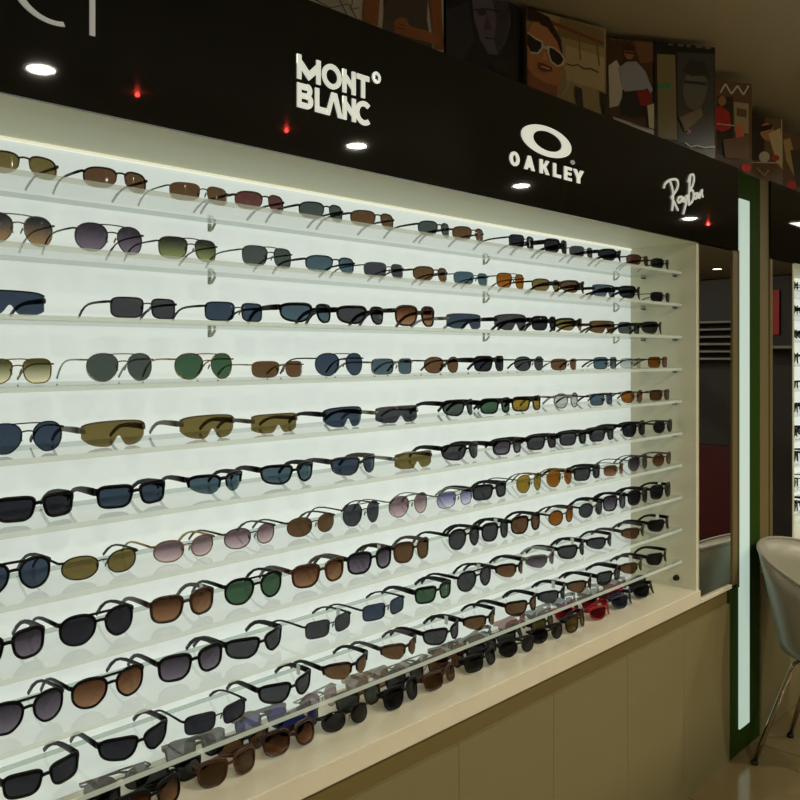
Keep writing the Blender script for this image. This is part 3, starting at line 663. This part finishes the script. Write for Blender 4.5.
for r, row in enumerate(ROWS):
    prev = -9; n = len(row)
    for i, (p0, p1, style, fr, ln) in enumerate(row):
        yg = 1.455 - .036 * (max(p1, 0) / 671) ** 2          # the pairs stand a little nearer the edge towards the far end
        xa, xb = along(p0, yg + .014), along(p1, yg + .014)
        wd = min(max(xb - xa, .128), .156); c = (xa + xb) / 2
        if p0 < 0: c = xb - .070; wd = .14
        if c - wd / 2 < prev + .003: c = prev + .003 + wd / 2
        if c + wd / 2 > S1 - .02: c = S1 - .02 - wd / 2
        prev = c + wd / 2
        pos = ORD[i] + ' from left' if i <= n // 2 else ('last at right end' if i == n - 1 else ORD[n - 1 - i] + ' from right')
        label = '%s %s sunglasses, %s lenses, %s, %s' % (FR[fr][0], SHAPE[style], LN[ln][0], pos, SHELFWORD[r])
        sunglasses(style, fr, ln, (c, yg + rnd.uniform(-.0015, .0015), SHELF_Z[r] + .0006), math.radians(rnd.uniform(-1.8, 1.8)), label,
                   'sunglasses on the ' + SHELFWORD[r], wd / kit_width(style), 1.0, price=(r >= 7 and i >= 2 and (i * 7 + r) % 3 == 0))

# the jumble on the ledge: three loose ranks of folded pairs
PILE = [
 # y rank, [(x, shape, frame, lens)]
 (1.420, 'front', [(.66, 'square', 'tt', 'bw'), (.83, 'square', 'bk', 'gbr'), (1.00, 'square', 'tt', 'bw'), (1.165, 'square', 'br', 'gbr'), (1.325, 'oval', 'bk', 'gr'), (1.51, 'square', 'bk', 'dk'),
                   (1.665, 'rectplast', 'tt', 'bw'), (1.83, 'rectplast', 'bk', 'gr'), (1.985, 'round', 'bk', 'dk'), (2.14, 'round', 'bk', 'dk'), (2.295, 'square', 'bk', 'ol'), (2.46, 'wrapfull', 'rd', 'rdl'), (2.615, 'wrapfull', 'nv', 'bl'), (2.775, 'wrapfull', 'bk', 'dk')]),
 (1.480, 'middle', [(.74, 'rectplast', 'bk', 'dk'), (.905, 'rectplast', 'bk', 'gr'), (1.085, 'wrap', 'bk', 'bw'), (1.25, 'wrapfull', 'nv', 'blu'), (1.42, 'square', 'tt', 'gg'), (1.59, 'aviplast', 'bk', 'gr'),
                    (1.75, 'square', 'br', 'bw'), (1.905, 'rectplast', 'bk', 'gr'), (2.06, 'wrapfull', 'bk', 'gg'), (2.215, 'rectplast', 'bk', 'ol'), (2.37, 'wrapfull', 'rd', 'rdl'), (2.525, 'square', 'br', 'rdl'), (2.68, 'wrap', 'rd', 'dk'), (2.84, 'wrap', 'bk', 'dk')]),
 (1.534, 'back', [(.82, 'oval', 'bk', 'gr'), (1.0, 'square', 'bk', 'gr'), (1.175, 'aviplast', 'nv', 'blu'), (1.345, 'aviator', 'sv', 'gpk'), (1.505, 'square', 'gd', 'gbr'), (1.665, 'oval', 'sv', 'gpk'),
                  (1.83, 'rectplast', 'bk', 'am'), (1.99, 'wrap', 'bk', 'gr'), (2.145, 'wrapfull', 'rd', 'rdl'), (2.30, 'wrap', 'sv', 'gg'), (2.455, 'wrapfull', 'nv', 'blu'), (2.61, 'wrapfull', 'sv', 'bl'), (2.765, 'wrap', 'bk', 'rdl')]),
]
for y, word, items in PILE:
    n = len(items)
    for i, (x, style, fr, ln) in enumerate(items):
        pos = ORD[i] + ' from left' if i <= n // 2 else ('last at right end' if i == n - 1 else ORD[n - 1 - i] + ' from right')
        label = 'folded %s %s sunglasses, %s lenses, %s, %s ledge rank' % (FR[fr][0], SHAPE[style], LN[ln][0], pos, word)
        tl = math.radians(rnd.uniform(5, 15)); lift = max(0, .036 * math.sin(tl) - .0042)      # leaning back on the folded temples
        sunglasses(style, fr, ln, (x, y + rnd.uniform(-.004, .004), CASE_B + .0008 + lift), math.radians(rnd.uniform(-11, 11)), label, 'folded sunglasses on the cream ledge', .142 / kit_width(style), 1.0, True, -tl)

# a few pairs in the second case
for i, z in enumerate(SHELF_Z):
    style = ['rect', 'rectplast', 'wrapfull', 'square'][i % 4]
    for x in (4.075, 4.235, 4.40):
        sunglasses(style, 'bk', ['gr', 'dk', 'bl'][i % 3], (x, 1.43, z + .0006), 0, 'black sunglasses in the second display case, %s shelf from the top' % ORD[i], 'black sunglasses on the %s shelf of the second case' % ORD[i], .14 / kit_width(style))

# ------------------------------------------------------------------ posters standing above the fascia
class Poster:
    def __init__(self, p, q, z0, z1, label, edge=None, th=0.012):
        self.p, self.q = Vector((p[0], p[1], 0)), Vector((q[0], q[1], 0)); self.z0, self.z1 = z0, z1
        self.w = (self.q - self.p).length; self.ux = (self.q - self.p).normalized(); self.n = Vector((self.ux.y, -self.ux.x, 0))
        self.bm = bmesh.new(); self.mats = []; self.layer = 0; self.label = label
        box(self.bm, 0, self.w, 0, th, 0, z1 - z0, self.mi(edge or (60, 50, 40)))
    def mi(self, rgb):
        rgb = tuple(min(250, round(v * f + 2)) for v, f in zip(rgb, (1.30, 1.36, 1.46)))
        m = mat('poster_print_%d_%d_%d' % tuple(rgb), rgb, 0.3, vary=0.04, scale=30)
        if m not in self.mats: self.mats.append(m)
        return self.mats.index(m)
    def uv(self, px, py):
        d = ray(px, py); o = Vector((0, 0, EYE)); t = (self.p - Vector((0, 0, 0))).dot(self.n) / Vector((d.x, d.y, 0)).dot(self.n)
        P = o + d * t; return ((P - self.p).dot(self.ux), P.z - self.z0)
    def poly(self, rgb, pts, raw=False):
        self.layer += 1; h = self.z1 - self.z0
        uv = pts if raw else [self.uv(*p) for p in pts]
        uv = [(min(max(u, .001), self.w - .001), min(max(v, .001), h - .001)) for u, v in uv]
        vs = [self.bm.verts.new((u, -.0004 * self.layer, v)) for u, v in uv]
        try: f = self.bm.faces.new(vs); f.material_index = self.mi(rgb)
        except ValueError: pass
    def full(self, rgb): h = self.z1 - self.z0; self.poly(rgb, [(0, 0), (self.w, 0), (self.w, h), (0, h)], True)
    def ell(self, rgb, cx, cy, rx, ry, rot=0, n=18):
        c, s = math.cos(math.radians(rot)), math.sin(math.radians(rot))
        self.poly(rgb, [(cx + rx * math.cos(2 * PI * i / n) * c - ry * math.sin(2 * PI * i / n) * s, cy + rx * math.cos(2 * PI * i / n) * s + ry * math.sin(2 * PI * i / n) * c) for i in range(n)])
    def line(self, rgb, pts, w=.8):
        for (x0, y0), (x1, y1) in zip(pts, pts[1:]):
            d = math.hypot(x1 - x0, y1 - y0) or 1; nx, ny = -(y1 - y0) / d * w / 2, (x1 - x0) / d * w / 2
            self.poly(rgb, [(x0 + nx, y0 + ny), (x1 + nx, y1 + ny), (x1 - nx, y1 - ny), (x0 - nx, y0 - ny)])
    def done(self):
        bm = self.bm; me = bpy.data.meshes.new('poster'); bm.to_mesh(me); bm.free()
        for m in self.mats: me.materials.append(m)
        o = bpy.data.objects.new('poster', me); C.objects.link(o)
        o.location = (self.p.x, self.p.y, self.z0); o.rotation_euler = (0, 0, math.atan2(self.ux.y, self.ux.x))
        tag(o, self.label, 'poster', 'posters above the black fascia'); return o
PZ = FT - 0.003
P = Poster((1.30, 1.70), (1.975, 1.70), PZ, 2.755, 'pale poster of a person in a dark grey tank top, hand on hip', (150, 140, 115))
P.full((206, 198, 168))
P.line((70, 60, 50), [(312, -2), (330, 8), (348, 4), (356, 18)]); P.line((70, 60, 50), [(338, -2), (345, 12), (352, 24)]); P.line((90, 78, 62), [(352, 0), (350, 10), (358, 8)])
P.poly((150, 92, 58), [(364, -30), (381, -30), (377, 26), (362, 22)]); P.poly((84, 76, 72), [(380, -30), (428, -30), (426, 20), (432, 52), (382, 32), (384, 12)])
P.poly((150, 92, 58), [(424, -30), (439, -30), (441, 20), (443, 50), (434, 50), (430, 16)]); P.poly((160, 98, 62), [(393, 22), (398, 18), (405, 19), (409, 27), (425, 31), (438, 36), (440, 46), (424, 42), (405, 37), (394, 33)])
P.line((96, 56, 36), [(396, 24), (404, 26)]); P.line((96, 56, 36), [(395, 28), (404, 30)])
P.done()
P = Poster((1.985, 1.70), (2.362, 1.69), PZ, 2.755, 'dark blue poster of a pale face in thin glasses', (20, 22, 30))
P.full((26, 29, 40)); P.poly((46, 48, 62), [(445, 10), (468, 2), (474, 40), (462, 62), (446, 56)])
P.poly((98, 90, 104), [(470, -20), (508, -20), (510, 24), (505, 42), (497, 55), (488, 54), (480, 40), (474, 20)]); P.poly((62, 58, 74), [(492, 0), (508, -5), (509, 24), (504, 42), (497, 54), (494, 40), (496, 20)])
P.line((30, 30, 36), [(474, 10), (486, 9), (500, 12), (509, 10)], 1.4); P.ell((54, 52, 66), 481, 12, 5, 4); P.ell((54, 52, 66), 502, 14, 5, 4)
P.poly((74, 66, 82), [(486, 14), (491, 30), (484, 30)]); P.line((60, 46, 56), [(484, 38), (496, 40)], 1.6); P.poly((40, 34, 32), [(490, 62), (505, 62), (508, 76), (492, 70)])
P.done()
P = Poster((2.372, 1.675), (2.725, 1.575), PZ, 2.752, 'poster of a tanned face in white-framed sunglasses, lips parted', (110, 95, 70))
P.full((150, 132, 94)); P.poly((122, 104, 70), [(560, 10), (604, 30), (604, 48), (556, 36)]); P.poly((120, 62, 40), [(545, 18), (603, 42), (603, 45), (545, 22)])
P.poly((172, 154, 112), [(565, 45), (604, 58), (604, 92), (566, 80)]); P.line((110, 94, 62), [(578, 30), (580, 60)], 1.5); P.line((110, 94, 62), [(596, 40), (599, 66)], 1.5)
P.line((70, 58, 42), [(566, 64), (572, 66), (577, 65), (583, 69), (590, 69), (598, 73)], 1.4)
P.poly((40, 32, 22), [(574, 86), (581, 89), (583, 112), (576, 108)]); P.poly((40, 32, 22), [(599, 92), (606, 95), (609, 118), (602, 114)])
P.poly((46, 30, 24), [(518, 4), (532, 8), (548, 18), (560, 40), (562, 60), (552, 40), (538, 22), (522, 20), (520, 60), (518, 80)])
P.poly((176, 116, 78), [(521, 32), (532, 22), (546, 28), (556, 42), (562, 60), (560, 78), (556, 98), (540, 92), (522, 84)]); P.poly((140, 86, 56), [(522, 66), (532, 76), (546, 84), (556, 86), (556, 104), (522, 88)])
P.poly((206, 186, 156), [(521, 34), (525, 32), (534, 38), (542, 42), (542, 49), (537, 55), (529, 54), (523, 47)]); P.poly((40, 26, 24), [(523, 36), (526, 34), (534, 40), (540, 43), (540, 48), (536, 53), (529, 52), (524, 45)]); P.poly((206, 186, 156), [(546, 46), (553, 48), (560, 54), (564, 60), (562, 66), (556, 68), (549, 63), (546, 54)]); P.poly((40, 26, 24), [(548, 48), (553, 50), (559, 55), (562, 60), (560, 64), (556, 66), (550, 61), (548, 54)])
P.line((216, 200, 172), [(541, 47), (547, 50)], 2.2); P.poly((196, 136, 94), [(543, 52), (546, 61), (540, 60)])
P.poly((122, 44, 38), [(536, 63), (542, 64), (550, 68), (551, 72), (543, 73), (537, 69)]); P.line((216, 196, 170), [(539, 67), (548, 70)], 1.1)
P.line((190, 160, 110), [(562, 66), (566, 76), (566, 88), (560, 96)], .9)
P.done()
A0, A1 = Vector((2.770, 1.600)), Vector((3.160, 1.362)); AM = A0.lerp(A1, .43)
P = Poster(A0, AM - (A1 - A0).normalized() * .004, PZ, 2.738, 'poster of a standing figure in a pale shirt, white strip along its foot', (60, 44, 30))
P.full((74, 50, 32))
for i in range(6): P.line((120, 92, 58), [(611 + i * 7, 38 + i * .6), (615 + i * 7, 40 + i * .6)], 1.6)
P.poly((212, 194, 166), [(608, 66), (616, 60), (622, 72), (624, 92), (618, 106), (609, 108)]); P.poly((110, 76, 48), [(632, 40), (654, 42), (654, 62), (640, 64)])  # pale patch beside the figure is a glossy flare painted in
P.poly((32, 26, 24), [(622, 90), (646, 88), (646, 118), (620, 116)]); P.poly((134, 24, 20), [(636, 92), (650, 90), (650, 106), (640, 106)])
P.poly((146, 148, 158), [(618, 68), (626, 62), (636, 62), (645, 72), (650, 86), (644, 90), (624, 92), (620, 82)]); P.poly((146, 148, 158), [(644, 72), (652, 90), (650, 94), (642, 82)])
P.ell((140, 92, 64), 628.5, 53, 5.2, 7); P.poly((60, 36, 24), [(622, 48), (628, 44), (635, 48), (634, 52), (623, 51)]); P.line((30, 22, 20), [(624, 53), (634, 54)], 1.6)
P.poly((206, 196, 176), [(612, 117), (657, 131), (657, 137), (614, 124)]); P.line((110, 90, 74), [(630, 124), (640, 127), (648, 129)], 1)
P.poly((214, 190, 150), [(646, 106), (653, 104), (656, 130), (648, 128)])
P.done()
P = Poster(AM, A1, PZ, 2.745, 'dark framed poster of a shadowy grey face beside a pale strip', (16, 15, 14))
P.full((20, 19, 18)); P.poly((120, 110, 78), [(657, 54), (675, 55), (677, 140), (658, 138)]); P.poly((58, 58, 56), [(677, 52), (714, 54), (714, 148), (678, 142)])
P.ell((88, 86, 80), 695, 88, 12, 22, 5); P.poly((40, 40, 40), [(682, 70), (690, 60), (705, 62), (710, 80), (704, 76), (690, 76)]); P.line((34, 34, 34), [(684, 82), (706, 84)], 3)
P.poly((60, 128, 86), [(657, 84), (671, 83), (670, 88), (658, 90)])
for i, l in enumerate((5, 6, 4, 7, 6)): P.line((110, 106, 98), [(668 + i * 9, 44.5 + i * .9), (668 + i * 9 + l, 45 + i * .9)], 1.8)
P.line((176, 128, 136), [(684, 128), (690, 132), (686, 134)], 1.2); P.line((190, 180, 168), [(684, 143), (690, 147), (696, 146), (704, 148), (714, 147)], 1.4)
P.poly((110, 96, 72), [(678, 118), (700, 108), (702, 116), (684, 132)])
P.done()
P = Poster((3.452, 1.495), (3.615, 1.400), PZ, 2.72, 'poster of a red-clad figure under a band of white zigzag letters', (80, 60, 44))
P.full((96, 70, 50)); P.poly((44, 34, 28), [(717, 96), (733, 97), (733, 158), (717, 154)]); P.poly((166, 34, 30), [(712, 110), (720, 106), (729, 112), (731, 128), (722, 132), (714, 128)]); P.ell((150, 100, 70), 722, 101, 4, 5)
P.line((206, 198, 180), [(720, 93), (725, 84), (731, 94), (737, 86), (743, 95), (748, 86)], 1.8); P.poly((150, 134, 104), [(733, 102), (748, 104), (748, 134), (734, 132)]); P.poly((90, 76, 58), [(736, 108), (746, 110), (746, 118), (736, 116)])
P.poly((196, 104, 84), [(734, 126), (742, 124), (744, 144), (736, 146)]); P.line((190, 176, 150), [(716, 124), (734, 126)], 1); P.poly((110, 84, 66), [(722, 140), (748, 136), (748, 160), (724, 158)])
P.ell((196, 30, 26), 745, 168, 5, 4)
P.done()
P = Poster((4.030, 1.570), (4.190, 1.478), PZ, 2.70, 'poster of a face in dark sunglasses inside a thin white frame line', (90, 66, 46))
P.full((104, 76, 52)); P.poly((40, 30, 26), [(751, 116), (765, 116), (764, 160), (751, 160)]); P.ell((170, 122, 82), 767, 132, 7, 9, -15); P.poly((26, 20, 20), [(757, 127), (772, 124), (772, 129), (760, 132)])
P.poly((196, 170, 128), [(768, 134), (780, 128), (786, 150), (786, 170), (776, 162)]); P.ell((212, 200, 176), 764, 157, 5.5, 5.5); P.ell((176, 60, 44), 775, 158, 4, 3)
P.line((206, 192, 166), [(750.5, 115), (781, 116), (781.5, 163), (750, 162.5)], 1.1)
P.line((160, 130, 84), [(756, 168), (764, 176), (768, 170)], 2); P.ell((206, 28, 24), 790, 184, 4.5, 4.5)
P.done()
P = Poster((4.20, 1.500), (4.60, 1.470), PZ, 2.66, 'brown poster with a pale sweep of cloth at the far end of the posters', (70, 52, 38))
P.full((92, 66, 46)); P.poly((170, 140, 96), [(783, 140), (790, 138), (798, 170), (794, 176), (786, 160)]); P.poly((44, 34, 30), [(790, 150), (812, 150), (812, 190), (796, 186)])
P.ell((206, 28, 24), 791, 185, 4.5, 4.5)
P.done()

# ------------------------------------------------------------------ tub chair in front of the second case
ch = empty('tub_chair', (3.520, 1.018, 0)); tag(ch, 'pale grey moulded tub chair on thin chrome legs beside the green post', 'chair')
def rim_z(t): return .465 + .362 * math.sqrt(max(0, .5 + .5 * math.cos(t)))      # t: angle from the back (+y)
bm = bmesh.new(); NA = 56; shells = []
for off in (0, .008):
    rows = []
    for s_ in (.25, .55, .8, .92, 1.0, 1.12, 1.3, 1.5, 1.75, 2.0):
        row = []
        for i in range(NA):
            t = -PI + 2 * PI * i / NA; zr = rim_z(t)
            if s_ <= 1: r = .215 * s_; z = .425 + .022 * s_ ** 4
            else:
                f = s_ - 1; zlo = .447; z = zlo + (zr - zlo) * f; r = .215 + .080 * f ** 1.05 * min(1, (zr - .445) / .25 + .15)
            r += off if s_ > .9 else 0; z -= off * (1 if s_ <= 1 else max(0, 2 - s_))
            row.append(bm.verts.new((r * math.sin(t), r * math.cos(t), z)))
        rows.append(row)
    c = bm.verts.new((0, 0, .425 - off))
    for a, b in zip(rows, rows[1:]):
        for i in range(NA): bm.faces.new((a[i], a[(i + 1) % NA], b[(i + 1) % NA], b[i]))
    for i in range(NA): bm.faces.new((c, rows[0][i], rows[0][(i + 1) % NA]))
    shells.append(rows[-1])
for i in range(NA): bm.faces.new((shells[0][i], shells[0][(i + 1) % NA], shells[1][(i + 1) % NA], shells[1][i]))
finish('seat_shell', bm, CHAIRM, ch, True)
bm = bmesh.new()
sweep(bm, [(shells and (0.298 if False else (.2995 * math.sin(t))), .2995 * math.cos(t), rim_z(t)) for t in []] or [((.215 + .084 * min(1, (rim_z(t) - .445) / .25 + .15)) * math.sin(t), (.215 + .084 * min(1, (rim_z(t) - .445) / .25 + .15)) * math.cos(t), rim_z(t)) for t in [-PI + 2 * PI * i / NA for i in range(NA)]], (.0065, .0065), (0, 0, 1), 8, True)
finish('rim', bm, CHAIRM, ch, True)
feet = [(-.206, .255), (.13, .238), (-.206, -.22), (.13, -.22)]
for fx, fy in feet:
    bm = bmesh.new(); tx, ty = fx * .70, fy * .52
    sweep(bm, [(tx * .3, ty * .6, .400), (tx * .8, ty * .95, .402), (tx, ty, .396), (tx + (fx - tx) * .08, ty + (fy - ty) * .08, .37), (fx, fy, .012)], (.0095, .0095), (0.3, 1, 0), 10, False, 2.0)
    l = finish('leg', bm, CHROME, ch, True)
    bm = bmesh.new(); sweep(bm, [(fx, fy, .0), (fx, fy, .014)], (.0135, .0135), (1, 0, 0), 12, False, 2.0); finish('foot_cap', bm, RUBBER, l, True)
bm = bmesh.new(); box(bm, -.11, .11, -.11, .11, .404, .412); finish('seat_plate', bm, CHROME, ch)

# ------------------------------------------------------------------ far end of the shop, seen in the mirrors
DARK = mat('dark_unit_body', (24, 22, 20), 0.5, vary=0.05); DRED = mat('dark_red_panel', (58, 4, 10), 0.4, vary=0.05); SLAT = mat('dull_grey_shelf', (120, 118, 108), 0.5, vary=0.03)
u = empty('shelf_unit', (6.9, -0.65, 0)); tag(u, 'tall dark shop unit with grey shelves over a dark red base, seen in the mirror', 'shelf unit')
boxo('unit_body', (0, .4, -.75, .72, .825, 2.19), DARK, u); boxo('base_cabinet', (-.02, .4, -.75, .72, 0, .823), DRED, u)
for i in range(6): boxo('shelf_board', (-.12, -.001, -.72, .70, 1.53 + i * .060, 1.545 + i * .060), SLAT, u)
u = empty('shelf_unit', (6.9, 0.45, 0)); tag(u, 'tall dark shop unit with a bright red upper panel, seen in the far mirror', 'shelf unit')
boxo('unit_body', (0, .4, -.36, .35, 0, 2.19), DARK, u); boxo('red_panel', (-.02, -.001, -.36, -.20, 1.73, 2.08), mat('bright_red_panel', (170, 14, 16), 0.4, vary=0), u); boxo('shelf_board', (-.2, -.001, -.35, .34, 1.62, 1.64), SLAT, u)
